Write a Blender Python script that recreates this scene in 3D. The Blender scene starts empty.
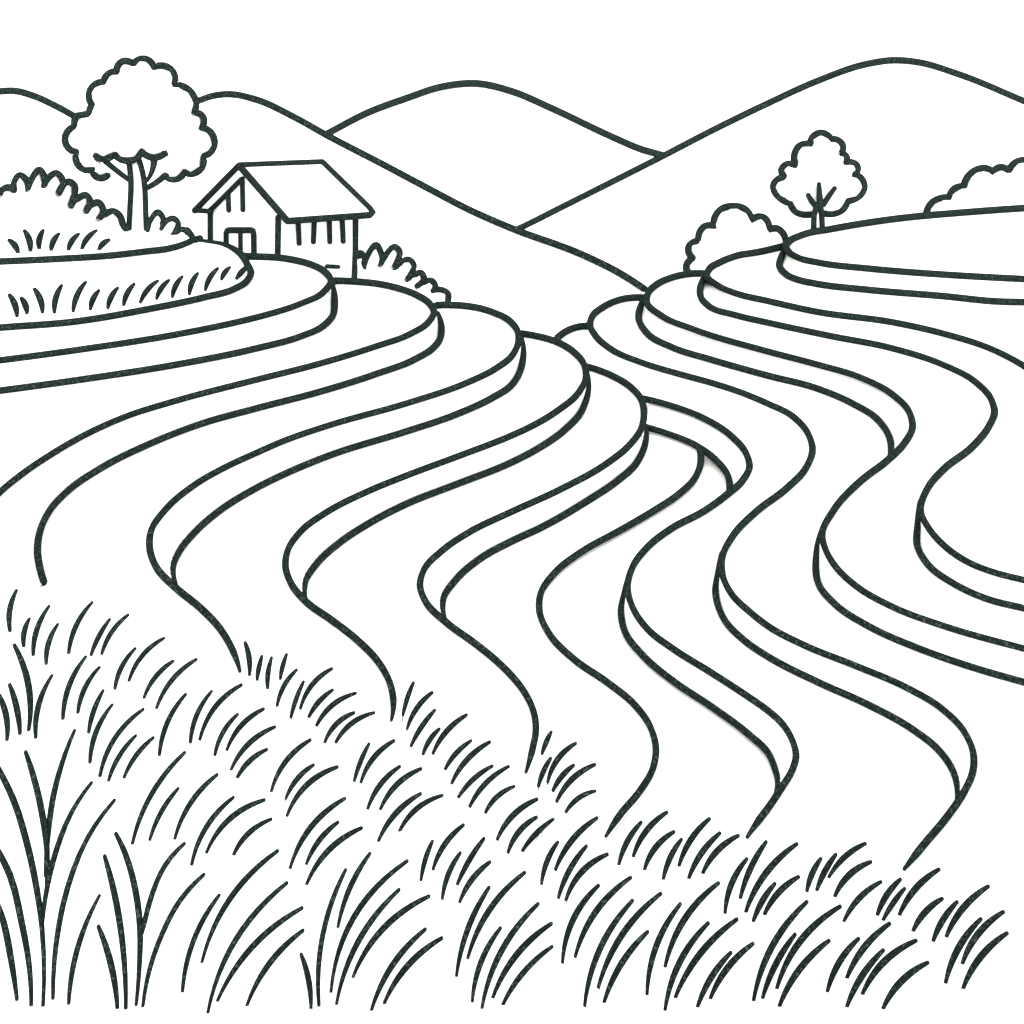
import bpy, bmesh, math, random
from mathutils import Vector
from mathutils.geometry import tessellate_polygon, delaunay_2d_cdt

random.seed(7)
SC = bpy.context.scene
COL = SC.collection
F = 1098.0            # focal length in picture widths*1024
HY = 100.0            # eye level: picture row of the horizon
CX = 512.0

# ------------------------------------------------------------------ survey helpers
def P(px, py, d):
    """world point seen in direction (px,py) at distance d in front of the eye (eye = origin height 0)"""
    return Vector(((px - CX) / F * d, d, -(py - HY) / F * d))

def onlevel(px, py, H):
    """point of the level ground H metres below the eye"""
    return P(px, py, H * F / (py - HY))

def cr(pts, n=8, closed=False):
    """Catmull-Rom (centripetal-ish) through 2D points"""
    out = []
    m = len(pts)
    for i in range(m - 1):
        p1, p2 = pts[i], pts[i + 1]
        p0 = pts[i - 1] if i > 0 else (2 * p1[0] - p2[0], 2 * p1[1] - p2[1])
        p3 = pts[i + 2] if i + 2 < m else (2 * p2[0] - p1[0], 2 * p2[1] - p1[1])
        L = math.hypot(p2[0] - p1[0], p2[1] - p1[1])
        l0 = math.hypot(p1[0] - p0[0], p1[1] - p0[1]) or 1e-6
        l2 = math.hypot(p3[0] - p2[0], p3[1] - p2[1]) or 1e-6
        m1 = [((p2[k] - p1[k]) / L * l0 + (p1[k] - p0[k]) / l0 * L) / (l0 + L) * L if L > 1e-6 else 0 for k in (0, 1)]
        m2 = [((p3[k] - p2[k]) / l2 * L + (p2[k] - p1[k]) / L * l2) / (l2 + L) * L if L > 1e-6 else 0 for k in (0, 1)]
        if i == 0:
            m1 = [2 * (p2[k] - p1[k]) - m2[k] for k in (0, 1)] if m > 2 else m1
        if i == m - 2:
            m2 = [2 * (p2[k] - p1[k]) - m1[k] for k in (0, 1)] if m > 2 else m2
        for j in range(n):
            t = j / n
            h00 = 2 * t**3 - 3 * t**2 + 1; h10 = t**3 - 2 * t**2 + t
            h01 = -2 * t**3 + 3 * t**2; h11 = t**3 - t**2
            out.append(tuple(h00 * p1[k] + h10 * m1[k] + h01 * p2[k] + h11 * m2[k] for k in (0, 1)))
    out.append(tuple(pts[-1]))
    return out

def resample(pts, n):
    """n points evenly along a 3D polyline"""
    acc = [0.0]
    for a, b in zip(pts, pts[1:]):
        acc.append(acc[-1] + (b - a).length)
    T = acc[-1]; out = []; k = 0
    for i in range(n):
        s = T * i / (n - 1)
        while k < len(pts) - 2 and acc[k + 1] < s: k += 1
        seg = acc[k + 1] - acc[k]
        t = (s - acc[k]) / seg if seg > 1e-9 else 0
        out.append(pts[k].lerp(pts[k + 1], min(1, max(0, t))))
    return out

# ------------------------------------------------------------------ materials
def white_mat():
    m = bpy.data.materials.new('white_plaster'); m.use_nodes = True
    nt = m.node_tree; b = nt.nodes['Principled BSDF']
    tc = nt.nodes.new('ShaderNodeTexCoord'); nz = nt.nodes.new('ShaderNodeTexNoise')
    nz.inputs['Scale'].default_value = 3.0; nz.inputs['Detail'].default_value = 6
    rp = nt.nodes.new('ShaderNodeValToRGB')
    rp.color_ramp.elements[0].color = (.955, .955, .945, 1); rp.color_ramp.elements[1].color = (.972, .972, .964, 1)
    nt.links.new(tc.outputs['Object'], nz.inputs['Vector'])
    nt.links.new(nz.outputs['Fac'], rp.inputs['Fac'])
    nt.links.new(rp.outputs['Color'], b.inputs['Base Color'])
    b.inputs['Roughness'].default_value = 1.0
    b.inputs['Specular IOR Level'].default_value = 0.0
    return m

def ink_mat(name, scale):
    m = bpy.data.materials.new(name); m.use_nodes = True
    nt = m.node_tree; b = nt.nodes['Principled BSDF']
    tc = nt.nodes.new('ShaderNodeTexCoord'); nz = nt.nodes.new('ShaderNodeTexNoise')
    nz.inputs['Scale'].default_value = scale; nz.inputs['Detail'].default_value = 2
    rp = nt.nodes.new('ShaderNodeValToRGB')
    e = rp.color_ramp.elements
    e[0].position = .42; e[0].color = (.0068, .0118, .0108, 1)
    e[1].position = .60; e[1].color = (.0122, .0192, .0176, 1)
    e2 = e.new(.64); e2.color = (.044, .058, .053, 1)
    nt.links.new(tc.outputs['Object'], nz.inputs['Vector'])
    nt.links.new(nz.outputs['Fac'], rp.inputs['Fac'])
    nt.links.new(rp.outputs['Color'], b.inputs['Base Color'])
    b.inputs['Roughness'].default_value = 1.0
    b.inputs['Specular IOR Level'].default_value = 0.0
    return m

WHITE = white_mat()
INK = ink_mat('dark_green_black_edge', 18.0)
INKFAR = ink_mat('dark_green_black_ridge', 5.0)
BLADE = ink_mat('dark_green_black_leaf', 45.0)

# ------------------------------------------------------------------ mesh helpers
class MB:
    def __init__(s): s.v = []; s.f = []; s.m = []
    def quad(s, *ids, mi=0): s.f.append(ids); s.m.append(mi)
    def add(s, pts):
        k = len(s.v); s.v.extend([tuple(p) for p in pts]); return k
    def poly(s, pts, mi=0):
        """flat level polygon from a 3D outline"""
        k = s.add(pts)
        for t in tessellate_polygon([[Vector((p.x, p.y, 0)) for p in pts]]):
            a, b, c = t
            n = (pts[b] - pts[a]).cross(pts[c] - pts[a])
            s.quad(*( (k + a, k + b, k + c) if n.z > 0 else (k + a, k + c, k + b)), mi=mi)
    def loft(s, A, B, mi=0):
        a = s.add(A); b = s.add(B)
        for i in range(len(A) - 1):
            s.quad(a + i, a + i + 1, b + i + 1, b + i, mi=mi)
    def tube(s, pts, rad, mi=1, sides=8, cap=True, root=None):
        """round cord through 3D points, rad number or list"""
        q = [pts[0]]; r = [rad[0] if isinstance(rad, list) else rad]
        for i, p in enumerate(pts[1:], 1):
            if (p - q[-1]).length > 1e-4: q.append(p); r.append(rad[i] if isinstance(rad, list) else rad)
        if len(q) < 2: return
        if cap:   # rounded ends
            t0 = (q[0] - q[1]).normalized(); t1 = (q[-1] - q[-2]).normalized()
            q = [q[0] + t0 * r[0] * .8, q[0] + t0 * r[0] * .5] + q + [q[-1] + t1 * r[-1] * .5, q[-1] + t1 * r[-1] * .8]
            r = [r[0] * .35, r[0] * .85] + r + [r[-1] * .85, r[-1] * .35]
        n = len(q); up = None; k0 = len(s.v)
        s.last = k0
        for i in range(n):
            t = (q[min(i + 1, n - 1)] - q[max(i - 1, 0)])
            t = t.normalized() if t.length > 1e-9 else Vector((1, 0, 0))
            if up is None:
                up = Vector((0, 0, 1)) if abs(t.z) < .9 else Vector((0, 1, 0))
            u = up - t * up.dot(t)
            if u.length < 1e-5: u = t.orthogonal()
            u.normalize(); up = u; w = t.cross(u)
            for j in range(sides):
                a = 2 * math.pi * j / sides
                s.v.append(tuple(q[i] + (u * math.cos(a) + w * math.sin(a)) * r[i]))
        for i in range(n - 1):
            for j in range(sides):
                a = k0 + i * sides + j; b = k0 + i * sides + (j + 1) % sides
                s.quad(a, b, b + sides, a + sides, mi=mi)
        if root is None:
            s.f.append(tuple(k0 + j for j in range(sides))[::-1]); s.m.append(mi)
        else:
            for j in range(sides): s.f.append((root, k0 + (j + 1) % sides, k0 + j)); s.m.append(mi)
        s.f.append(tuple(k0 + (n - 1) * sides + j for j in range(sides))); s.m.append(mi)
    def build(s, name, mats, parent=None, base=None, smooth=False):
        me = bpy.data.meshes.new(name)
        off = Vector(base) if base is not None else Vector((0, 0, 0))
        me.from_pydata([tuple(Vector(v) - off) for v in s.v], [], s.f)
        for m in mats: me.materials.append(m)
        me.polygons.foreach_set('material_index', s.m)
        if smooth: me.polygons.foreach_set('use_smooth', [True] * len(s.f))
        me.update()
        o = bpy.data.objects.new(name, me); COL.objects.link(o)
        o.location = off
        if parent is not None:
            o.parent = parent; o.location = off - Vector(parent.location) if base is not None else -Vector(parent.location)
        return o

def tag(o, label=None, cat=None, group=None, kind=None):
    if label: o['label'] = label
    if cat: o['category'] = cat
    if group: o['group'] = group
    if kind: o['kind'] = kind
    return o

def empty(name, loc):
    o = bpy.data.objects.new(name, None); COL.objects.link(o); o.location = loc
    o.empty_display_size = .3
    return o

LW = 3.5             # half width of an edge cord, in thousandths of its distance (roughly)
def rr(d, w=LW): return w / F * d

# ------------------------------------------------------------------ terraces
def level_cord(mb, px, H, w=LW, lift=.95, mi=1, fade=False):
    pts = []; rad = []
    ex, ey = px[-1]
    for x, y in px:
        d = H * F / (y - HY); r = rr(d, w)
        if fade and ey > 570 and 0 < ex < 1000: r *= min(1, .5 + .5 * math.hypot(x - ex, y - ey) / 20)   # edge dies out in the grass
        pts.append(onlevel(x, y, H - lift * r)); rad.append(r)
    mb.tube(pts, rad, mi=mi)

def near_index(poly, p):
    return min(range(len(poly)), key=lambda i: (poly[i][0] - p[0])**2 + (poly[i][1] - p[1])**2)

def terrace(H, rim, pre, post, bases, label, inks=None, drop=.5, open_at=0, run_on=0):
    """rim = drawn edge; pre/post = edge hidden by nearer ground and closing run outside the view;
       bases = [(curve, H of the step below, (rim start, rim end) override)]"""
    mb = MB()
    rimc = cr(rim, 8)
    outline = [onlevel(x, y, H) for x, y in pre] + [onlevel(x, y, H) for x, y in rimc] + [onlevel(x, y, H) for x, y in post]
    mb.poly(outline)
    used = []
    for b, Hb, span in bases:
        bc = cr(b, 8)
        i0 = near_index(rimc, span[0] if span else bc[0]); i1 = near_index(rimc, span[1] if span else bc[-1])
        if i1 < i0: i0, i1 = i1, i0; bcx = bc[::-1]
        else: bcx = bc
        A = resample([onlevel(x, y, H) for x, y in rimc[i0:i1 + 1]], 90)
        B = resample([onlevel(x, y, Hb) for x, y in bcx], 90)
        mb.loft(A, B)
        used.append((i0, i1))
        level_cord(mb, bc, Hb)
    # plain earth bank under every stretch of the edge without its own drawn foot line
    n0 = len(pre); N = len(outline)
    for i in range(N):
        k = i - n0
        if any(a <= k < b for a, b in used): continue
        if 0 <= k - len(rimc) + 1 < open_at: continue
        a, b = outline[i], outline[(i + 1) % N]
        dz = Vector((0, 0, -drop))
        k0 = mb.add([a, b, b + dz, a + dz]); mb.quad(k0, k0 + 1, k0 + 2, k0 + 3)
    for seg in (inks if inks else [rim]):
        level_cord(mb, cr(seg, 8), H, fade=True)
    if run_on:
        level_cord(mb, list(pre[-run_on:]) + [rimc[0]], H)
    c = outline[len(outline) // 2]
    o = mb.build('terrace', [WHITE, INK])
    tag(o, label, None, 'rice terraces', 'structure')
    return o

HL = [6.4, 8.05, 8.8, 9.55, 10.3, 11.05, 11.8]
HF = 11.9
HR = dict(a=9.45, b=9.95, c=10.25, d=10.65, e=11.1, f=11.5)

# left spur, top to bottom
L0rim = [(-120, 266), (0, 261.5), (60, 258.8), (110, 255.6), (148, 251.2), (169, 248.5), (181.7, 245), (191, 241)]
L0base = [(-120, 338), (0, 327.5), (75, 321.5), (150, 308.7), (203, 297.5), (234, 288.7), (247.5, 280), (251, 272), (248, 265.5), (243.6, 257.5), (235.5, 250.5), (225.5, 246), (208, 243), (195, 241)]
L1rim = [(242.5, 256), (255, 256.5), (280, 257.7), (297.5, 260.6), (313, 265), (324, 271), (331, 280.5), (324, 291.5), (301, 303.5), (271, 313.5), (256, 317.5), (175, 334.7), (87.5, 348.5), (0, 360.3), (-120, 374)]
L1base = [(331.5, 285), (334.7, 303.5), (333, 315), (323.5, 325.5), (301, 336), (256, 348.3), (175, 364.7), (87.5, 378.5), (0, 390.5), (-120, 405)]
L2rim = [(335, 280.5), (356, 281.5), (380, 284), (398, 288), (417, 295), (430, 304), (434, 312), (428.5, 322), (411, 333.5), (376, 346.3), (320, 363.5), (256, 379.8), (175, 401), (125, 416.8), (87.5, 433.5), (50, 455), (20, 475.5), (0, 492), (-25, 520), (-38, 550), (-28, 580), (5, 622)]
L2base = [(437, 314), (441.5, 330), (440, 339), (434, 347), (416, 358.5), (376, 373.8), (320, 391.5), (256, 408.3), (200, 424), (150, 443.5), (100, 468.5), (67.5, 491), (50, 510), (41, 528), (37.5, 549.5), (40, 568), (44, 582)]
L3rim = [(437, 305), (452, 305), (471, 306.5), (493.5, 312.3), (510, 321), (518, 332), (518.5, 341), (512.5, 355), (496, 368.3), (468.5, 382), (406, 403.5), (331, 424.7), (281, 442), (256, 453), (225, 467.3), (195, 484.5), (165, 510), (151, 531), (149.5, 546), (156, 566.5), (175, 587), (200, 607.5), (220, 628.5), (232.5, 649.5), (240, 671)]
L3base = [(520.5, 338), (523, 357), (519.5, 373), (511, 385.5), (493.5, 397), (456, 414.3), (406, 431.3), (331, 454.7), (281, 475.5), (256, 488), (219, 511), (195, 532), (179, 552), (172.5, 568), (175, 586)]
L4rim = [(522, 333.5), (537, 336), (557, 341.8), (574, 352), (584, 364), (586, 377), (579, 392), (557, 411), (527, 428.5), (512, 435.3), (456, 457), (406, 475.7), (368.5, 491), (326, 512.5), (301, 531), (287.5, 551), (285.5, 566), (291, 583), (306, 601.5), (331, 619.5), (358.5, 641), (378.5, 662), (390.5, 684.5), (393.5, 702), (391.5, 720)]
L4base = [(586.5, 374), (587, 396), (581.5, 411.5), (566, 428.7), (537, 449), (512, 462), (456, 484.3), (406, 504), (368.5, 523.5), (341, 541.5), (316, 564.5), (305, 582), (304, 599)]
L5rim = [(587, 366.5), (612, 375.5), (629.5, 386), (640.5, 398), (644, 413.5), (641, 429), (629.5, 445), (607, 463.3), (562, 488.5), (512, 511.5), (468.5, 532.5), (441, 551.5), (424, 569.5), (420, 585), (426, 602), (446, 622), (476, 644), (498.5, 662.5), (512, 676), (524.5, 692), (533.5, 711), (536, 729.5), (533, 747), (526, 772)]
L5base = [(645, 428), (644.5, 446), (636.5, 463), (617, 481), (587, 501), (542, 527), (512, 541), (481, 558), (456, 579.5), (443, 599.5), (444, 620)]
L6rim = [(700, 450), (700.5, 463.5), (694.5, 478.5), (679.5, 493.5), (654, 510.5), (617, 532), (582, 551.5), (554.5, 573), (540.5, 594), (539.5, 611), (549.5, 634), (574.5, 659.5), (607, 682), (634.5, 704.5), (650.5, 727), (656, 749.5), (653, 768), (639.5, 791.5), (619.5, 815.5), (606, 836)]

terrace(HL[0], L0rim, [(-600, 290)], [(190, 239), (184, 232), (172, 226), (100, 221), (-600, 221)], [(L0base, HL[1], None)],
        'topmost left terrace, a rounded bank with two rows of short grass blades below the big tree', drop=2.2, open_at=3)
terrace(HL[1], L1rim, [(-600, 290), (100, 275), (225, 262)], [(-600, 420)], [(L1base, HL[2], None)],
        'second left terrace from the top, its rounded tip in front of the house')
terrace(HL[2], L2rim, [(-600, 330), (100, 330), (320, 290)], [(10, 700), (-600, 700)], [(L2base, HL[3], None)],
        'left terrace whose rounded tip ends under the bush beside the house', run_on=1)
terrace(HL[3], L3rim, [(-600, 345), (200, 345), (422, 311)], [(248, 700), (250, 760), (-600, 760)], [(L3base, HL[4], None)],
        'fourth left terrace from the top, its lower edge reaching the grass farthest left of the S-bends', run_on=1)
terrace(HL[4], L4rim, [(-600, 400), (300, 372), (505, 337)], [(385, 760), (380, 800), (-600, 800)], [(L4base, HL[5], None)],
        'fifth left terrace from the top, its far rim meeting the small valley gap', run_on=1)
terrace(HL[5], L5rim, [(-600, 430), (300, 400), (500, 372), (568, 364)], [(515, 800), (505, 840), (-600, 840)], [(L5base, HL[6], None)],
        'lowest tall left terrace, its tip touching the sunken curved ledge in mid-valley', run_on=2)
terrace(HL[6], L6rim, [(-600, 450), (300, 430), (560, 400), (620, 420), (645, 427), (667, 433.5), (690, 443)], [(590, 860), (580, 900), (-600, 900)], [],
        'low valley-floor terrace with a single S-shaped edge through the middle', drop=.12)

# right spur
R0rim = [(1300, 198), (1024, 208), (968, 212), (893, 219), (830.5, 229), (800.5, 235.3), (790, 240.5), (786, 246.5), (789, 252), (798, 257.5), (818, 262.5), (868, 268.5), (943, 274.5), (1024, 279), (1300, 288)]
R0base = [(786, 250), (780.5, 259), (779.5, 266), (786, 274), (798, 279.5), (813, 283), (868, 289.7), (943, 296), (1000, 301.5), (1024, 302), (1300, 312)]
R1rim = [(783, 246), (757.5, 252), (735, 256), (720, 262), (709.5, 268.5), (706.5, 275), (717, 285), (735, 293), (768, 301), (818, 312), (893, 322.3), (943, 333.5), (993, 349.7), (1024, 366), (1070, 405)]
R1b = [(704.5, 278), (700, 289), (701, 297.5), (708.7, 306), (735, 315), (768, 322.7), (830.5, 336), (893, 348.5), (943, 364.7), (975.5, 382), (991, 399), (994.5, 412), (989, 426), (973, 446), (943, 469.7), (928, 487.5), (920.5, 511), (928, 527), (943, 544.5), (968, 562), (993, 572), (1024, 580), (1300, 630)]
R1bbase = [(921, 502), (918, 525), (917, 544.5), (928, 564.5), (953, 583), (988, 599), (1024, 608), (1300, 662)]
R2rim = [(707, 273.7), (690, 273.7), (672, 277.3), (657, 284), (648, 293), (646.5, 301), (662, 316), (692, 328.7), (768, 351.5), (818, 364.7), (863, 378.5), (893, 394.7), (909.5, 412.5), (912.5, 427), (904, 443.5), (888, 459.7), (860.5, 481), (833, 511), (822, 535), (825, 548), (834, 564.5), (855.5, 585.5), (893, 607), (943, 625.7), (1024, 648.5), (1300, 705)]
R2base = [(644, 300), (639, 320), (647, 333), (672, 347), (712, 359.7), (768, 375.5), (818, 388.5), (853, 403.5), (878, 419.7), (889, 436), (891, 457)]
R2near = [(824, 527), (817, 552), (818.5, 584), (835.5, 604.5), (868, 625.7), (918, 648), (968, 665.7), (1024, 682), (1300, 745)]
R3rim = [(644, 297.5), (633.5, 297.5), (618, 300), (602.5, 307.3), (592, 316.5), (590, 325), (595, 335), (610, 348.5), (641.5, 362.5), (681, 374.5), (712, 383), (737, 391), (768, 403.7), (793, 416.5), (808, 433.5), (812.5, 449), (805.5, 468.5), (788, 487), (755, 512.5), (733, 535.5), (722, 558), (722.5, 574.5), (732, 594.5), (749.5, 611.5), (768, 626), (805.5, 645.7), (855.5, 665.7), (905.5, 687), (943, 709.5), (964.5, 732), (973.5, 754.5), (973, 770.5), (964.5, 791), (948, 815.5), (923, 845.5), (904, 869)]
R3near = [(722.3, 554), (718, 575), (715.5, 590), (724, 619), (744.5, 640.5), (768, 656.5), (818, 682), (868, 704.5), (913, 729.5), (939.5, 751), (952, 769), (957.5, 785), (958.5, 800)]
R4vis1 = [(588, 326), (574.5, 327.5), (557, 338)]
R4vis2 = [(643, 398.5), (672, 406), (704.5, 418.5), (732, 436.5), (746, 453), (749.5, 466.5), (742, 481), (727, 494.5), (704, 511), (672, 528), (647, 547.5), (632.5, 567), (627.5, 587), (632.5, 607), (648, 629.5), (672, 648), (712, 673), (749.5, 697.5), (768, 710.5), (783, 724.5), (793, 742), (796, 755), (792, 770.5), (783, 785.5), (768, 808), (757, 822.5), (747, 837)]
R4rim = R4vis1 + [(546, 348), (552, 364), (580, 381), (615, 393)] + R4vis2
R4base = [(645.5, 427), (667, 433.5), (697, 446), (717, 461), (728, 476), (729.5, 492)]
R4near = [(629, 577), (625, 592), (621, 612), (625, 632), (642, 654.5), (674.5, 682), (712, 707), (749.5, 735), (768, 753), (775, 769), (778.5, 783), (776, 797)]

terrace(HR['a'], R0rim, [(1500, 192)], [(1500, 300)], [(R0base, HR['b'], None)],
        'topmost right terrace, the flat one below the small tree')
terrace(HR['b'], R1rim, [(1500, 258), (900, 258), (800, 252)], [(1090, 440), (1500, 470)], [],
        'second right terrace, its rounded tip under the round bush', drop=.32, run_on=1)
terrace(HR['c'], R1b, [(1500, 290), (800, 282), (722, 278)], [(1500, 650)], [(R1bbase, HR['d'], ((920.5, 505), (1300, 630)))],
        'third right terrace with a deep bend near the right side', drop=.42)
terrace(HR['d'], R2rim, [(1500, 300), (800, 282), (722, 275)], [(1600, 740)], [(R2base, HR['e'], None), (R2near, HR['e'], None)],
        'fourth right terrace whose far tip meets the foot of the left hill', drop=.47)
terrace(HR['e'], R3rim, [(1500, 330), (750, 314), (662, 302)], [(882, 900), (880, 1000), (1800, 1000)], [(R3near, HR['f'], None)],
        'fifth right terrace, its long double edge sweeping down to the grass on the right', drop=.42, run_on=1)
terrace(HR['f'], R4rim, [(1500, 380), (650, 352), (604, 331)], [(735, 862), (738, 1000), (1800, 1000)],
        [(R4base, 11.76, None), (R4near, HF, None)],
        'lowest right terrace with a sunken curved ledge in mid-valley', inks=[R4vis1, R4vis2], drop=.45)

# ------------------------------------------------------------------ ground
def ground_z(d):
    return -(HF + .06) if d < 60 else -(HF + .06) - .105 * (d - 60)
mb = MB()
ys = [-60, -20, 0, 10, 20, 30, 40, 50, 60, 70, 75, 85, 100, 130, 170, 220, 300, 450, 700, 1100, 1800]
xs = [-900, -400, -200, -100, -60, -30, 0, 30, 60, 100, 200, 400, 900]
for y in ys: mb.add([(x * max(1, y / 200), y, ground_z(y)) for x in xs])
n = len(xs)
for i in range(len(ys) - 1):
    for j in range(n - 1):
        mb.quad(i * n + j, i * n + j + 1, (i + 1) * n + j + 1, (i + 1) * n + j)
tag(mb.build('ground', [WHITE]), 'white valley floor', kind='structure')

# ------------------------------------------------------------------ hills
def hill(ridge, dfun, foot, ink, label):
    """ridge picture curve, dfun(px)->distance, foot(px)->(distance, depth below eye)"""
    mb = MB(); rc = cr([(x, y + 2.6) for x, y in ridge], 8); S = 16; rows = []
    for x, y in rc:
        d = dfun(x); R = P(x, y, d); fd, fH = foot(x)
        Fo = Vector(((x - CX) / F * fd, fd, -fH)); row = []
        for k in range(S + 1):
            s = k / S; e = .75 * s + .25 * math.sin(s * math.pi / 2)
            p = Fo.lerp(R, s); p.z = Fo.z + (R.z - Fo.z) * e; row.append(p)
        for k in (1, 2, 3): row.append(R + Vector((R.x / d * 18 * k, 18 * k, -20 * k)))
        rows.append(row)
    k0 = [mb.add(r) for r in rows]
    for i in range(len(rows) - 1):
        for j in range(len(rows[0]) - 1):
            mb.quad(k0[i] + j, k0[i + 1] + j, k0[i + 1] + j + 1, k0[i] + j + 1)
    for seg in ink:
        c = cr(seg, 8)
        mb.tube([P(x, y, dfun(x) - .4 * rr(dfun(x))) for x, y in c], [rr(dfun(x), 3.75) for x, y in c])
    o = mb.build('hill', [WHITE, INKFAR], smooth=False)
    tag(o, label, None, None, 'structure'); return o

def lerpx(x, a, b, va, vb):
    t = min(1, max(0, (x - a) / (b - a))); return va + (vb - va) * t

lh_vis = [(199, 101), (212, 96.5), (227, 94.5), (256, 99.8), (293.5, 117), (326, 135), (381, 163.5), (431, 190), (468.5, 209.5), (512, 228.5), (582, 254.5), (617, 271.5), (644, 288.5)]
hill([(20, 235), (70, 190), (110, 155), (150, 125), (180, 108)] + lh_vis, lambda x: lerpx(x, 250, 648, 130, 73),
     lambda x: (lerpx(x, 300, 640, 57, 66), lerpx(x, 300, 640, 13.0, 15.0)), [[(112, 153), (150, 125), (180, 108)] + lh_vis],
     'long hill behind the house sloping down to the valley centre')
fl = [(-60, 96), (0, 91.5), (15, 91.2), (33, 96), (55, 106), (77, 118)]
hill([(-300, 150)] + fl + [(110, 135), (160, 165), (220, 200), (260, 225)], lambda x: 175, lambda x: (100, 18), [fl + [(110, 135), (160, 165)]],
     'small rounded hill behind the big tree on the left edge')
mh = [(327, 134), (368.5, 112.5), (406, 98.5), (443.5, 86.5), (476, 83.5), (512, 91.5), (549.5, 107.5), (612, 137), (640, 149), (664, 156)]
hill([(230, 190), (290, 153)] + mh + [(720, 178), (800, 215)], lambda x: 300, lambda x: (235, 40), [[(230, 190), (290, 153)] + mh + [(720, 178)]],
     'distant middle hill between the two larger slopes')
rh = [(520, 228.5), (562, 207.5), (624.5, 176), (662, 157), (712, 131), (768, 103.7), (818, 81), (868, 64), (893, 60.5), (918, 62.5), (955.5, 73.5), (1024, 101.5), (1120, 142)]
hill([(440, 262), (480, 246)] + rh + [(1300, 200)], lambda x: 200, lambda x: (110, 21), [[(480, 246)] + rh],
     'tall right hill rising behind the small tree')

# ------------------------------------------------------------------ leafy bodies
def scallops(segs, n=5):
    """segs = list of runs between cusps; each run is a list of points, smooth inside"""
    out = []
    for s in segs:
        c = arc3(*s, n=9) if len(s) == 3 else (list(s) if len(s) == 9 else cr(s, n))
        out.extend(c if not out else c[1:])
    return out

def arc3(a, b, c, n=9):
    """points on the circle arc a-b-c"""
    ax, ay = a; bx, by = b; cx, cy = c
    D = 2 * (ax * (by - cy) + bx * (cy - ay) + cx * (ay - by))
    if abs(D) < 1e-3: return [a, b, c]
    ux = ((ax * ax + ay * ay) * (by - cy) + (bx * bx + by * by) * (cy - ay) + (cx * cx + cy * cy) * (ay - by)) / D
    uy = ((ax * ax + ay * ay) * (cx - bx) + (bx * bx + by * by) * (ax - cx) + (cx * cx + cy * cy) * (bx - ax)) / D
    r = math.hypot(ax - ux, ay - uy)
    t0, tm, t1 = (math.atan2(q[1] - uy, q[0] - ux) for q in (a, b, c))
    two = 2 * math.pi
    dm, d1 = (tm - t0) % two, (t1 - t0) % two
    if dm > d1: d1 -= two
    return [(ux + r * math.cos(t0 + d1 * i / (n - 1)), uy + r * math.sin(t0 + d1 * i / (n - 1))) for i in range(n)]

def thru(cusps):
    """[cusp, mid, cusp, mid, cusp ...] -> runs"""
    return [arc3(cusps[i], cusps[i + 1], cusps[i + 2]) for i in range(0, len(cusps) - 2, 2)]

def zz(ox, oy, k, pts): return [(ox + x / k, oy + y / k) for x, y in pts]

def pt_seg(p, a, b):
    ax, ay = a; bx, by = b; dx, dy = bx - ax, by - ay
    L = dx * dx + dy * dy
    t = 0 if L == 0 else max(0, min(1, ((p[0] - ax) * dx + (p[1] - ay) * dy) / L))
    return math.hypot(p[0] - ax - t * dx, p[1] - ay - t * dy)

def inside(p, poly):
    r = False; j = len(poly) - 1
    for i in range(len(poly)):
        (xi, yi), (xj, yj) = poly[i], poly[j]
        if (yi > p[1]) != (yj > p[1]) and p[0] < (xj - xi) * (p[1] - yi) / (yj - yi) + xi: r = not r
        j = i
    return r

def leafy(mb, outline, D, T, step=6.0):
    """rounded leafy mass: widest at distance D along the outline, swelling T metres to front and back in lumps"""
    k = F / D; Tp = T * k
    pts = [Vector(p) for p in outline]; n = len(pts)
    xs = [p[0] for p in outline]; ys_ = [p[1] for p in outline]
    inner = []; y = min(ys_) + step / 2; odd = 0
    segs = [(outline[i], outline[(i + 1) % n]) for i in range(n)]
    while y < max(ys_):
        x = min(xs) + step / 2 + (step / 2 if odd else 0)
        while x < max(xs):
            if inside((x, y), outline) and min(pt_seg((x, y), a, b) for a, b in segs) > step * .35:
                inner.append(Vector((x, y)))
            x += step
        y += step * .87; odd = 1 - odd
    V, E, Fc, *_ = delaunay_2d_cdt(pts + inner, [(i, (i + 1) % n) for i in range(n)], [list(range(n))], 1, 1e-5)
    th = []
    for v in V:
        dd = min(pt_seg((v.x, v.y), a, b) for a, b in segs)
        q = min(1, dd / Tp)
        lump = 1 + .12 * math.sin(v.x * .35 + 1.3 * math.sin(v.y * .21)) * math.sin(v.y * .33 + v.x * .07)
        th.append(0 if dd < .05 else T * math.sqrt(max(0, 1 - (1 - q)**2)) * lump)
    a = mb.add([P(v.x, v.y, D - t) for v, t in zip(V, th)])
    b = mb.add([P(v.x, v.y, D + t) for v, t in zip(V, th)])
    for f in Fc:
        mb.quad(*[a + i for i in f]); mb.quad(*[b + i for i in f][::-1])

def cord(mb, px, D, w=LW, mi=1, cap=True):
    mb.tube([P(x, y, D) for x, y in px], [rr(D, w)] * len(px), mi=mi, cap=cap)

def bush(runs, tail, D, T, label, extra=(), step=6.0):
    """runs = inked top outline; tail = closing points along its foot"""
    top = scallops(runs)
    mb = MB(); leafy(mb, top + list(tail), D, T, step)
    cord(mb, top, D - .34 * T)
    for e in extra: cord(mb, cr(e, 5), D - .34 * T)
    xs = [p[0] for p in top]; yb = max(p[1] for p in tail)
    base = P((min(xs) + max(xs)) / 2, yb, D)
    o = mb.build('bush', [WHITE, INK], base=base)
    return tag(o, label, 'bush', 'bushes on the terraces')

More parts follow.
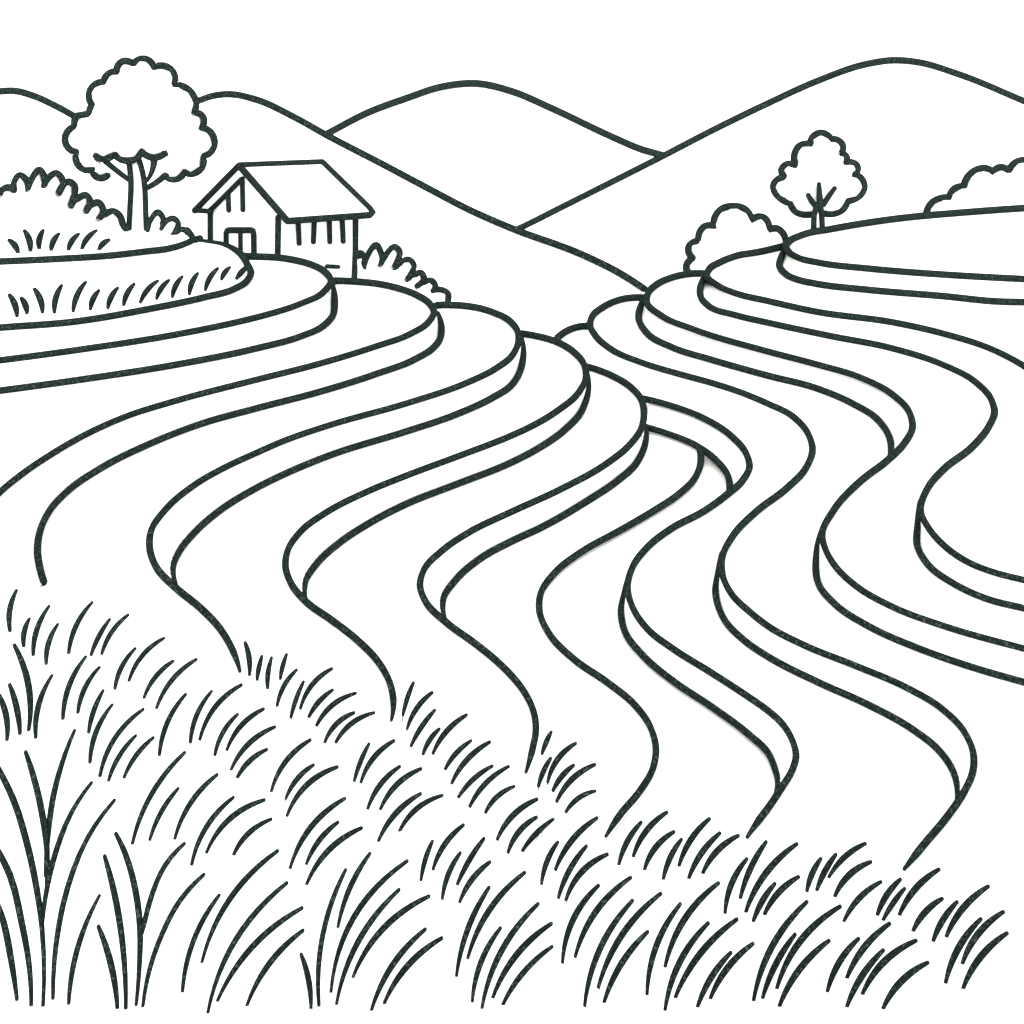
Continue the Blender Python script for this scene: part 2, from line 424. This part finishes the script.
Z3 = lambda pts: zz(0, 160, 8, pts)
left_runs = [Z3(r) for r in (
    [(-300, 330), (-200, 250), (-120, 300)], [(-120, 300), (-60, 220), (5, 285)],
    [(5, 285), (20, 240), (60, 218), (118, 248)], [(118, 248), (112, 190), (160, 122), (205, 150), (226, 240)],
    [(226, 240), (255, 150), (318, 78), (350, 120), (350, 208)], [(350, 208), (400, 130), (450, 105), (492, 140), (470, 272)],
    [(470, 272), (500, 205), (555, 172), (600, 210), (590, 290), (566, 378)],
    [(566, 378), (630, 300), (685, 280), (722, 325), (690, 418)], [(690, 418), (740, 350), (785, 338), (825, 390), (826, 430), (795, 470)],
    [(795, 470), (850, 425), (905, 410), (955, 440), (980, 500), (985, 530), (1020, 542)])]
bush(left_runs, [(127, 262), (60, 275), (-40, 275)], 53.6, 1.4, 'spreading leafy bush with scalloped top left of the big tree')
Z4 = lambda pts: zz(128, 180, 8, pts)
bush([Z4(r) for r in ([(158, 395), (190, 315), (240, 258), (275, 300), (264, 392)], [(264, 392), (310, 330), (365, 310), (398, 350), (390, 390), (350, 455)],
      [(350, 455), (400, 408), (450, 400), (478, 440), (490, 490)])], [(186, 246), (170, 250), (148, 256)], 52.4, .6,
     'low scalloped bush tucked against the right side of the big tree trunk',
     extra=[Z4([(470, 400), (500, 435), (520, 475)]), Z4([(520, 480), (555, 472), (578, 466)])], step=3.5)
Z2 = lambda pts: zz(335, 200, 8, pts)
bush([Z2(r) for r in ([(178, 450), (205, 425), (230, 460), (235, 545)], [(235, 545), (270, 430), (332, 360), (362, 410), (365, 525)],
      [(365, 525), (410, 440), (482, 376), (515, 410), (500, 480), (470, 550)], [(470, 550), (530, 500), (590, 478), (628, 520), (600, 590), (570, 640)],
      [(570, 640), (635, 600), (690, 585), (712, 625), (645, 690)], [(645, 690), (710, 660), (775, 648), (800, 685), (785, 725)],
      [(785, 725), (850, 720), (905, 755), (905, 790), (890, 830)])], [(446, 330), (400, 335), (360, 335)], 54.5, .8,
     'scalloped bush stepping down beside the right wall of the house', extra=[Z2([(720, 762), (750, 740), (785, 728)])], step=4.5)
Z5 = lambda pts: zz(670, 190, 8, pts)
bush([Z5(r) for r in ([(140, 660), (130, 600), (185, 547)], [(185, 547), (148, 500), (150, 450), (180, 420), (228, 405)],
      [(228, 405), (235, 340), (275, 290), (350, 290)], [(350, 290), (360, 210), (420, 145), (500, 128), (590, 145), (635, 190), (652, 240)],
      [(652, 240), (700, 212), (760, 225), (790, 275), (793, 318)], [(793, 318), (850, 305), (905, 345), (928, 410), (930, 450)])],
     [(787, 280), (740, 310), (688, 310)], 80, 2.0, 'round scalloped bush behind the tip of the second right terrace')
Z8 = lambda pts: zz(768, 0, 4, pts)
bush([Z8(r) for r in ([(632, 855), (650, 815), (690, 792), (725, 790)], [(725, 790), (740, 758), (782, 746)],
      [(782, 746), (795, 710), (830, 680), (870, 672), (900, 688)], [(900, 688), (930, 668), (962, 684)],
      [(962, 684), (985, 652), (1024, 640), (1070, 655), (1095, 690)], [(1095, 690), (1150, 690), (1190, 740)], [(1190, 740), (1240, 760), (1250, 840)])],
     [(1082, 250), (1000, 250), (926, 250)], 103, 2.6, 'wide scalloped bush on the top right terrace cut by the right edge')

# ------------------------------------------------------------------ trees
# big tree
Z6 = lambda pts: zz(60, 50, 6.4, pts)
D1 = 54.4
base1 = onlevel(137.5, 229, HL[0])
t1 = tag(empty('tree', base1), 'big broad-crowned tree standing on the top left terrace', 'tree')
crown_runs = [Z6(r) for r in thru([(305, 803), (258, 822), (206, 766), (122, 745), (105, 655), (30, 575), (90, 490), (92, 455), (97, 422),
     (145, 415), (188, 405), (190, 380), (205, 352), (190, 262), (278, 203), (312, 150), (363, 138), (400, 72), (468, 92), (535, 55), (602, 110),
     (712, 125), (732, 222), (845, 275), (862, 402), (920, 435), (905, 495), (990, 575), (917, 682), (900, 765), (797, 785), (740, 828), (670, 803)])]
under = [Z6(r) for r in ([(225, 680), (275, 698), (348, 668)], [(348, 668), (430, 710), (525, 652)], [(525, 652), (605, 690), (675, 657)])]
top = scallops(crown_runs); und = scallops(under)
mb = MB()
leafy(mb, top + [Z6([(690, 740)])[0]] + und[::-1] + [Z6([(280, 740)])[0]], D1, 1.5)
cord(mb, top, D1 - .5); cord(mb, und, D1 - .5)
mb.build('crown', [WHITE, INK], t1)
mb = MB()
tl = cr([(128, 159), (130.8, 182), (130, 205), (128.8, 229)], 5); tr = cr([(138, 157), (143, 174), (145, 190), (145.8, 212), (146.5, 229)], 5)
N = 16
def lin(c, n): 
    v = resample([Vector((x, y, 0)) for x, y in c], n); return [(p.x, p.y) for p in v]
tl_, tr_ = lin(tl, N), lin(tr, N)
rings = []
for (lx, ly), (rx, ry) in zip(tl_, tr_):
    A = P(lx, ly, D1); B = P(rx, ry, D1); C = (A + B) / 2; h = (B - A) / 2; ring = []
    for j in range(12):
        a = 2 * math.pi * j / 12
        ring.append(C + h * math.cos(a) + Vector((0, h.length * math.sin(a), 0)))
    rings.append(mb.add(ring))
for i in range(N - 1):
    for j in range(12):
        mb.quad(rings[i] + j, rings[i] + (j + 1) % 12, rings[i + 1] + (j + 1) % 12, rings[i + 1] + j)
cord(mb, tl_, D1 - .4, 2.9); cord(mb, tr_, D1 - .4, 2.9)
mb.build('trunk', [WHITE, INK], t1)
for br, w in ((Z6([(290, 712), (360, 770), (437, 828)]), (3.1, 2.7)), (Z6([(602, 690), (592, 765), (556, 838)]), (4.0, 1.9)), (Z6([(672, 803), (620, 845), (562, 880)]), (3.4, 2.9))):
    mb = MB(); c = cr(br, 6)
    mb.tube([P(x, y, D1 - .4) for x, y in c], [rr(D1, w[0] + (w[1] - w[0]) * i / (len(c) - 1)) for i in range(len(c))], mi=0)
    mb.build('branch', [INK], t1)

# small tree
Z7 = lambda pts: zz(760, 120, 8, pts)
D2 = 80.0
base2 = P(818, 232, D2 - 1.2)
t2 = tag(empty('tree', base2), 'small pointed tree with three short branches on the top right terrace rim', 'tree')
runs2 = [Z7(r) for r in ([(425, 752), (350, 758), (285, 735), (240, 668)], [(240, 668), (165, 630), (112, 565), (108, 515), (140, 475), (198, 455)],
     [(198, 455), (170, 400), (200, 360), (285, 363)], [(285, 363), (272, 290), (310, 210), (400, 190)], [(400, 190), (430, 125), (490, 102), (540, 120), (568, 152)],
     [(568, 152), (620, 160), (660, 195), (662, 240), (645, 268)], [(645, 268), (690, 290), (685, 345)], [(685, 345), (740, 340), (780, 370), (778, 410), (755, 438)],
     [(755, 438), (810, 465), (836, 530), (810, 595), (760, 632), (700, 650)], [(700, 650), (660, 720), (600, 748), (515, 748)])]
top2 = scallops(runs2)
mb = MB(); leafy(mb, top2, D2, 1.6, 5.0); cord(mb, top2, D2 - .55)
mb.build('crown', [WHITE, INK], t2)
mb = MB(); Dt = D2 - 1.9
A, B = P(813.6, 231, Dt), P(822.2, 231, Dt); A2, B2 = P(815.6, 206, Dt), P(820.6, 206, Dt)
ra, rb = [], []
for j in range(12):
    a = 2 * math.pi * j / 12
    h = (B - A) / 2; ra.append((A + B) / 2 + h * math.cos(a) + Vector((0, h.length * math.sin(a), 0)))
    h = (B2 - A2) / 2; rb.append((A2 + B2) / 2 + h * math.cos(a) + Vector((0, h.length * math.sin(a), 0)))
a = mb.add(ra); b = mb.add(rb)
for j in range(12): mb.quad(a + j, a + (j + 1) % 12, b + (j + 1) % 12, b + j)
cord(mb, [(813.4, 231), (814, 215), (816.6, 206)], Dt - .25, 3.0); cord(mb, [(822.4, 231), (821.8, 215), (820.4, 206)], Dt - .25, 3.0)
mb.build('trunk', [WHITE, INK], t2)
for br, w in ((Z7([(472, 510), (476, 600), (480, 690)]), (2.3, 3.9)), (Z7([(385, 600), (415, 650), (452, 695)]), (2.6, 3.3)), (Z7([(598, 545), (555, 605), (508, 675)]), (2.5, 3.1))):
    mb = MB(); c = cr(br, 6)
    mb.tube([P(x, y, Dt - .05) for x, y in c], [rr(Dt, w[0] + (w[1] - w[0]) * i / (len(c) - 1)) for i in range(len(c))], mi=0)
    mb.build('branch', [INK], t2)

# ------------------------------------------------------------------ house
He = 6.28                                    # eaves below eye
dC = He * F / (221 - HY); dA = He * F / (210.5 - HY); dB = He * F / (214.7 - HY)
C_ = Vector(((287.5 - CX) / F * dC, dC, 0)); A_ = Vector(((195 - CX) / F * dA, dA, 0)); B_ = Vector(((375.5 - CX) / F * dB, dB, 0))
U = A_ - C_; V_ = B_ - C_                     # across the gable, along the ridge
RISE = 2.72
def hp(u, v, H): q = C_ + U * u + V_ * v; return Vector((q.x, q.y, -H))
def roofH(u): return He - RISE * (1 - abs(u - .5) / .5)
HB = 10.4
hroot = tag(empty('house', hp(.5, .5, HB)), 'gabled wooden house behind the tip of the second left terrace', 'house')
ua, ub, va, vb = .14, .86, .055, .935
def wall_hit(px, py, plane, v=None):          # where the sight line meets a wall face
    ray = P(px, py, 1.0)
    if plane == 'gable': o = hp(0, va if v is None else v, 0); nrm = U.cross(Vector((0, 0, 1)))
    else: o = hp(ua, 0, 0); nrm = V_.cross(Vector((0, 0, 1)))
    t = o.dot(nrm) / ray.dot(nrm)
    return ray * t
RH = rr(58)
nG = U.cross(Vector((0, 0, 1))).normalized()
if nG.dot(hp(.5, .5, 0) - hp(.5, 0, 0)) > 0: nG = -nG        # outward from gable
nR = V_.cross(Vector((0, 0, 1))).normalized()
if nR.dot(hp(.5, .5, 0) - hp(0, .5, 0)) > 0: nR = -nR
def wall_line(mb, pts, plane, w=2.8, mi=1, out=.08):
    w *= 1.12
    nn = nG if plane == 'gable' else nR
    q = [wall_hit(x, y, plane) + nn * out for x, y in pts]
    mb.tube(q, [rr(p.y, w) for p in q], mi=mi)
TL = .62; TR = .10                            # roof thickness on the near and far slope
mb = MB()
def wallprof(v):
    return [hp(ua, v, HB), hp(ub, v, HB), hp(ub, v, roofH(ub) + TL + .02), hp(.5, v, roofH(.5) + TL), hp(.43, v, roofH(.43) + TR + .1), hp(ua, v, roofH(ua) + TR + .02)]
a = mb.add(wallprof(va)); b = mb.add(wallprof(vb))
mb.quad(*[a + i for i in range(6)]); mb.quad(*[b + i for i in range(6)][::-1])
for i in range(6): mb.quad(a + i, a + (i + 1) % 6, b + (i + 1) % 6, b + i)
wall_line(mb, [(211.5, 211.5), (211.6, 246)], 'gable')
wall_line(mb, [(279.4, 217), (278.8, 262)], 'gable')
wall_line(mb, [(243.5, 178), (210.5, 211)], 'gable', 2.7)
wall_line(mb, [(355, 219), (354.8, 250), (353.5, 283)], 'side')
wall_line(mb, [(326, 266), (338, 266.7)], 'side', 1.9)
mb.build('wall', [WHITE, INK], hroot)
mb = MB()
e0, e1 = 0.0, 1.0; RV = .958
prof = lambda v: [hp(0, v, He), hp(.5, v * RV, roofH(.5)), hp(1, v, He), hp(1, v, He + .14), hp(.9, v * RV, roofH(.9) + TL), hp(.5, v * RV, roofH(.5) + TL), hp(.44, v * RV, roofH(.44) + TR), hp(0, v, He + TR)]
a = mb.add(prof(e0)); b = mb.add(prof(e1)); n = 8
mb.quad(*[a + i for i in range(n)]); mb.quad(*[b + i for i in range(n)][::-1])
for i in range(n): mb.quad(a + i, b + i, b + (i + 1) % n, a + (i + 1) % n)
def rl(q, w=LW): mb.tube(q, [rr(p.y, w) for p in q])
rl([hp(.5, 0, roofH(.5)), hp(0, 0, He)]); rl([hp(.5, 0, roofH(.5)), hp(1, 0, He)])
rl([hp(.5, 0, roofH(.5)), hp(.5, RV, roofH(.5))])
# rounded far corner
q0 = hp(.5, RV, roofH(.5)); q1 = hp(.06, 1, roofH(.06)); q2 = hp(0, .94, He); q3 = hp(0, 0, He)
rl([q0, q1, hp(.02, .99, roofH(.02)), q2, q3])
qa = wall_hit(196, 210.5, 'gable', -.02); qb = wall_hit(211, 211.5, 'gable', -.02)
rl([qa, qb], 2.6)
mb.build('roof', [WHITE, INK], hroot)
# door
mb = MB()
dl = [wall_hit(x, y, 'gable') for x, y in ((228, 262), (228, 231), (254, 231), (255, 262))]
a = mb.add([p + nG * .05 for p in dl]); b = mb.add([p - nG * .02 for p in dl])
mb.quad(a, a + 1, a + 2, a + 3); mb.quad(b, b + 3, b + 2, b + 1)
for i in range(4): mb.quad(a + i, b + i, b + (i + 1) % 4, a + (i + 1) % 4)
door = mb.build('door', [WHITE], hroot)
mb = MB(); wall_line(mb, [(227.8, 262), (227.8, 232.5), (228.4, 230.8), (230, 230), (252, 230), (254.3, 231), (255, 234), (255.3, 262)], 'gable', 2.9, 0, .08)
fr = mb.build('door_frame', [INK]); fr.parent = door; fr.location = -Vector(hroot.location) - Vector(door.location)
mb = MB(); wall_line(mb, [(242, 233.5), (242.3, 262)], 'gable', 2.5, 0, .08)
fr = mb.build('centre_post', [INK]); fr.parent = door; fr.location = -Vector(hroot.location) - Vector(door.location)
for pts in ([(243.8, 181), (244.3, 210)], [(229.5, 193), (230.2, 210.5)]):
    mb = MB(); wall_line(mb, pts, 'gable', 2.3, 0, .1); mb.build('gable_batten', [INK], hroot)
for pts in ([(297.3, 221), (298.4, 243.5)], [(313.5, 221), (312.6, 242)], [(328.5, 220.5), (329, 242)], [(341.5, 220), (342.4, 241.5)]):
    mb = MB(); wall_line(mb, pts, 'side', 2.4, 0, .1); mb.build('wall_batten', [INK], hroot)

# ------------------------------------------------------------------ grass
def blade(mb, px, d, w=2.6, lean=0.0, base_w=.58, root=None):
    """one flat arching leaf through picture points (root first)"""
    c = cr(px, max(3, 12 // (len(px) - 1)))
    n = len(c); pts = []; rad = []
    for i, (x, y) in enumerate(c):
        s = i / (n - 1)
        pts.append(P(x, y, d + lean * s * s))
        prof = base_w + (1 - base_w) * math.sin(min(1, s / .5) * math.pi / 2) if s < .5 else math.cos((s - .5) / .5 * math.pi / 2 * .76)**.52
        rad.append(rr(d, w) * prof)
    mb.tube(pts, rad, mi=0, sides=6, root=root)

def bowed(bx, by, tx, ty, bow):
    dx, dy = tx - bx, ty - by; L = math.hypot(dx, dy)
    nx, ny = dy / L, -dx / L                   # left of the direction, picture y runs down
    bow *= .84
    s = bow if tx >= bx else -bow
    return [(bx, by), (bx + dx * .5 + nx * L * s, by + dy * .5 + ny * L * s), (tx, ty)]

# slope in the foreground
crest = [(-260, 565), (0, 582), (44, 590), (150, 632), (232, 680), (245, 680), (252, 671), (285, 675), (300, 692), (385, 727), (398, 726), (401, 711), (408, 715), (430, 724), (518, 780), (530, 780), (536, 754), (548, 750), (575, 778), (598, 842), (612, 843), (690, 844), (740, 845), (752, 844), (800, 850), (896, 876), (910, 876), (1024, 908), (1300, 985)]
def crest_y(x):
    for (x0, y0), (x1, y1) in zip(crest, crest[1:]):
        if x <= x1: return y0 + (y1 - y0) * max(0, (x - x0) / (x1 - x0))
    return crest[-1][1]
DC, DN = 14.0, 7.2
def field_d(x, y):
    yc = crest_y(x)
    t = max(0, (y - yc) / (1045 - yc) if yc < 1000 else 0)
    return DC + (DN - DC) * min(1.25, t)
mb = MB(); cols = [-260 + 1560 * i / 156 for i in range(157)]; rows = []
for x in cols:
    yc = crest_y(x); yb = 1110 if yc < 950 else 1160; row = []
    row.append(P(x, yc, DC) + Vector((0, 2.0, -6.5)))
    row.append(P(x, yc, DC) + Vector((0, .35, -.5)))
    for k in range(15):
        y = yc + (yb - yc) * k / 14
        row.append(P(x, y, field_d(x, y)))
    last = row[-1]
    row.append(Vector((last.x * .9, 3.2, last.z + .1))); row.append(Vector((last.x * .9, -6, last.z + .6)))
    rows.append(row)
k0 = [mb.add(r) for r in rows]
for i in range(len(rows) - 1):
    for j in range(len(rows[0]) - 1):
        mb.quad(k0[i] + j, k0[i] + j + 1, k0[i + 1] + j + 1, k0[i + 1] + j)
tag(mb.build('field', [WHITE], smooth=True), 'white foreground slope dotted with tufts of grass', kind='structure')

S = []   # (px list, width) strokes
def ST(ox, oy, rows, bow=.1):
    for r in rows:
        b = r[4] if len(r) > 4 else bow
        S.append((bowed(ox + r[0] / 4, oy + r[1] / 4, ox + r[2] / 4, oy + r[3] / 4, b), 2.8 + .4 * min(1, math.hypot(r[2] - r[0], r[3] - r[1]) / 340)))
ST(0, 512, [(40,475,65,314),(95,535,117,427),(133,570,195,378),(185,605,230,450),(275,562,368,362),(365,570,438,430,.05),(408,565,512,412),
 (115,870,57,532),(28,910,-12,720),(80,885,38,690,.05),(143,900,207,655),(252,825,342,580),(312,800,397,622),(460,705,540,547),(517,672,655,505,.12),
 (577,740,692,597),(627,782,785,590,.11),(355,880,412,715,.06),(360,1000,448,772),(638,970,742,730),(762,920,846,718),(800,908,965,692,.13),(860,970,950,810),
 (908,950,1054,788,.12),(998,650,980,522,.07),(400,1054,572,790,.12),(435,1072,543,895,.08),(497,1060,613,903,.08),(530,1324,738,963,.09),(925,1028,1099,860,.12),(950,1060,1067,950,.1)])
ST(0, 768, [(275,940,397,512,.07),(600,285,712,83,.07),(700,280,868,27,.1),(767,385,933,118,.11),(827,335,1057,128,.14),(935,345,1084,205,.12),(730,893,876,510,.09),
 (808,775,1110,332,.11),(832,975,1147,460,.11),(870,930,1208,560,.1),(988,948,1212,650,.09)])
ST(256, 512, [(5,668,23,577,.03),(47,703,62,583,.06),(98,665,122,570,.04),(85,773,162,632,.1),(140,822,190,680,.04),(178,785,303,627,.13),(212,818,306,712,.08),(243,852,398,725,.13),
 (275,920,392,803,.13),(320,920,472,803,.13),(588,812,630,683,.04),(605,865,705,722,.1),(620,935,715,793,.05),(668,968,733,868,.08),(708,965,842,812,.1),
 (62,1114,217,912,.12),(120,1144,230,1012,.1),(125,1212,325,1020,.14),(393,1075,452,928,.04),(420,1080,552,915,.12),(447,1185,575,1018,.1),(498,1187,660,1027,.12),
 (757,1028,860,915,.08),(783,1084,935,920,.1),(810,1140,945,1016,.08),(855,1178,1010,1018,.1),(918,1202,1032,1098,.12)])
ST(256, 768, [(137,398,355,122,.12),(202,382,328,217,.09),(203,463,422,240,.12),(490,290,658,103,.1),(575,250,745,110,.13),(660,447,706,293,.05),(708,405,830,228,.1),(745,523,817,340,.08),
 (805,465,912,282,.04),(815,535,936,376,.09),(965,285,1124,125,.12),(1008,338,1122,197,.12),(328,635,456,342,.07),(252,950,358,408,.085),(220,960,180,745,.06),(300,893,605,372,.14),
 (322,943,572,487,.1),(388,835,692,513,.12),(462,967,677,645,.09),(513,940,744,680,.1),(802,830,932,478,.07),(847,760,1075,418,.1),(865,933,978,640,.09),(904,958,1129,543,.1),
 (947,918,1182,622,.1),(988,945,1184,715,.08)])
ST(512, 512, [(120,965,157,880,.03),(105,1096,155,985,.05),(143,1079,255,925,.13),(163,1116,247,1013,.08),(178,1159,332,1010,.12)])
ST(512, 768, [(42,330,165,205,.06),(215,177,333,92,.13),(118,462,183,297,.08),(173,408,340,200,.1),(185,520,298,312,.07),(215,530,382,345,.14),(427,385,517,217,.08),(485,353,620,177,.11),
 (530,405,648,255,.12),(605,443,678,285,.07),(668,390,790,203,.09),(707,440,832,260,.08),(763,420,906,270,.11),(852,580,940,363,.1),(913,520,1017,295,.06),(935,575,1140,303,.1),
 (965,612,1052,462,.06),(1010,585,1147,435,.1),(202,778,346,470,.12),(253,753,475,438,.11),(290,955,482,530,.1),(343,885,595,502,.1),(368,937,543,655,.08),(540,905,674,543,.1),
 (612,795,826,460,.11),(612,968,785,620,.1),(653,917,900,605,.09),(742,955,876,738,.07),(793,922,965,702,.09),(966,930,1180,535,.1),(1002,920,1133,665,.06)])
ST(768, 768, [(155,493,212,362,.07),(195,488,272,345,.05),(243,437,390,302,.1),(267,513,412,375,.13),(303,613,452,455,.1),(437,588,530,445,.08),(460,608,547,482,.04),(525,588,685,405,.1),
 (580,652,698,522,.1),(660,693,757,535,.07),(713,675,882,473,.1),(710,860,852,603,.09),(777,783,942,575,.11),(780,882,957,660,.1),(35,882,290,553,.12),(45,953,245,690,.09),
 (237,895,363,682,.09),(315,840,487,622,.09),(315,955,462,728,.07),(377,905,593,690,.12),(460,962,640,778,.11)])

def T13(pts): return zz(0, 768, 4, pts)
tallA = [T13(p) for p in ([(172,955),(168,640),(148,490),(105,290),(55,130),(0,15),(-30,-40)], [(186,470),(188,330),(168,180),(130,20),(102,-65)],
  [(182,430),(192,270),(212,120),(245,-10),(298,-150)], [(170,620),(190,470),(225,330),(285,180),(365,60)], [(125,955),(118,800),(85,610),(40,430),(0,345),(-15,315)],
  [(68,925),(45,770),(15,620),(-10,540)], [(212,920),(225,700),(270,480),(350,280),(457,130)])]
tallB = [T13(p) for p in ([(470,968),(445,790),(393,633)], [(503,980),(490,700),(455,490),(418,352)], [(545,945),(558,780),(560,640),(540,480),(500,340),(463,262)],
  [(563,680),(575,630),(610,500),(660,390),(737,303)], [(572,950),(600,800),(650,660),(720,530),(815,427)])]

ORD = ['first', 'second', 'third', 'fourth', 'fifth', 'sixth', 'seventh', 'eighth', 'ninth', 'tenth', 'eleventh', 'twelfth', 'thirteenth', 'fourteenth', 'fifteenth', 'sixteenth', 'seventeenth', 'eighteenth', 'nineteenth', 'twentieth']
NUM = ['no', 'single', 'two', 'three', 'four', 'five', 'six', 'seven', 'eight', 'nine']
GRP = 'grass tufts on the foreground slope'

def tuft(strokes, label, root=None):
    mb = MB()
    bx = sum(s[0][0][0] for s in strokes) / len(strokes); by = max(s[0][0][1] for s in strokes)
    # all blades of a tuft rise from one root just under the soil
    rx = sum(s[0][0][0] for s in strokes) / len(strokes); ry = sum(s[0][0][1] for s in strokes) / len(strokes)
    if root: rx, ry = root
    rk = mb.add([P(rx, ry, field_d(rx, ry)) + Vector((0, -.25, -.45))])
    for pts, w in strokes:
        x, y = root if root else pts[0]
        d = field_d(x, y)
        L = math.hypot(pts[-1][0] - pts[0][0], pts[-1][1] - pts[0][1]) / F * d
        blade(mb, pts, d - .02, w, random.uniform(-.18, .18) * L, root=None if root else rk)
    base = P(bx, by, field_d(bx, by))
    return tag(mb.build('grass_tuft', [BLADE], base=base, smooth=True), label, 'grass tuft', GRP)

tuft([(p, 3.2) for p in tallA], 'tallest grass clump of long arching blades in the bottom left corner', root=(43, 1005))
tuft([(p, 3.2) for p in tallB], 'tall fan of five blades standing just right of the tallest clump', root=(135, 1008))

# neighbouring blades grow from one tuft
def cl_d(a, b): return max(math.hypot((p[0][0][0] - q[0][0][0]), (p[0][0][1] - q[0][0][1]) * 1.15) for p in a for q in b)
cl = [[s] for s in S]
while True:
    best = None
    for i in range(len(cl)):
        for j in range(i + 1, len(cl)):
            if len(cl[i]) + len(cl[j]) > 5: continue
            dd = cl_d(cl[i], cl[j])
            if dd < 46 and (best is None or dd < best[0]): best = (dd, i, j)
    if not best: break
    _, i, j = best
    cl[i] += cl.pop(j)
info = []
for c in cl:
    bx = sum(s[0][0][0] for s in c) / len(c); by = sum(s[0][0][1] for s in c) / len(c)
    t = (by - crest_y(bx)) / (1010 - crest_y(bx))
    band = min(4, max(0, int(t * 5)))
    info.append((band, bx, by, c))
BAND = ['top edge', 'upper', 'middle', 'lower', 'bottom']
for band in range(5):
    row = sorted([i for i in info if i[0] == band], key=lambda i: i[1])
    for k, (_, bx, by, c) in enumerate(row):
        nb = NUM[len(c)]
        wd = 'blade' if len(c) == 1 else 'blades'
        pos = 'leftmost' if k == 0 else ('rightmost' if k == len(row) - 1 else ORD[k] + ' from left')
        tuft(c, ('lone arching grass blade' if len(c) == 1 else f'tuft of {nb} arching {wd}') + f', {pos} in the {BAND[band]} row of the grass')

# short blades on the top left terrace
def single(px, d, label, grp):
    mb = MB(); blade(mb, px, d, 3.2, .0, .55)
    tag(mb.build('grass_sprout', [INK], base=P(px[0][0], px[0][1], d), smooth=True), label, 'grass sprout', grp)
top_row = [(145,742,72,640),(242,730,195,565),(315,710,345,562),(410,722,470,590),(548,720,628,592),(655,712,770,565),(790,718,872,640)]
for k, r in enumerate(top_row):
    px = [(p[0], p[1]) for p in bowed(r[0] / 8, 160 + r[1] / 8, r[2] / 8, 160 + r[3] / 8, .12)]
    single(px, HL[0] * F / (px[0][1] - HY) - .1, f'short dark grass blade, {ORD[k]} from left in the upper row on the top left terrace', 'upper row of blades on the top left terrace')
bank_row = [(68,240,37,155),(108,228,85,168),(170,225,138,132),(218,225,246,118),(293,220,342,105),(362,212,395,138),(432,208,470,128),(495,195,536,112),(562,185,630,100),(627,170,675,97),
  (690,163,728,83),(758,152,790,70),(822,135,870,50),(887,93,918,46)]
rimc, basec = cr(L0rim, 8), cr(L0base[:9], 8)
def yat(c, x): return min(c, key=lambda p: abs(p[0] - x))[1]
bl = [bowed(r[0] / 4, 256 + r[1] / 4, r[2] / 4, 256 + r[3] / 4, .1) for r in bank_row] + [bowed(236.5, 278.5, 246.5, 267, .03)]
for k, px in enumerate(bl):
    x, y = px[0]; ry, by_ = yat(rimc, min(x, 188)), yat(basec, x)
    t = max(0, min(1, (y - ry) / (by_ - ry))); H = HL[0] + (HL[1] - HL[0]) * t
    d = H * F / (y - HY) - .35
    single(px, d, f'short dark grass blade, {ORD[k]} from left in the row along the top left terrace bank', 'row of blades along the top left terrace bank')

# ------------------------------------------------------------------ camera, light, sky
cam = bpy.data.cameras.new('camera'); co = bpy.data.objects.new('camera', cam); COL.objects.link(co)
cam.sensor_fit = 'HORIZONTAL'; cam.sensor_width = 36.0; cam.lens = 36.0 * F / 1024
cam.shift_y = -(512 - HY) / 1024; cam.clip_start = .1; cam.clip_end = 5000
co.location = (0, 0, 0); co.rotation_euler = (math.radians(90), 0, 0)
SC.camera = co

w = bpy.data.worlds.new('World'); SC.world = w; w.use_nodes = True
bg = w.node_tree.nodes['Background']
bg.inputs['Color'].default_value = (1, 1, .965, 1); bg.inputs['Strength'].default_value = 1.0     # even white overcast
sun = bpy.data.lights.new('sun', 'SUN'); so = bpy.data.objects.new('sun', sun); COL.objects.link(so)
sun.energy = 1.5; sun.angle = math.radians(60); sun.color = (1, .995, .96)
so.rotation_euler = (math.radians(63), 0, math.radians(0)); so.location = (0, -20, 40)

SC.view_settings.view_transform = 'Standard'; SC.view_settings.look = 'None'
SC.view_settings.exposure = 1.0; SC.view_settings.gamma = 1.0
SC.cycles.max_bounces = 20; SC.cycles.diffuse_bounces = 20
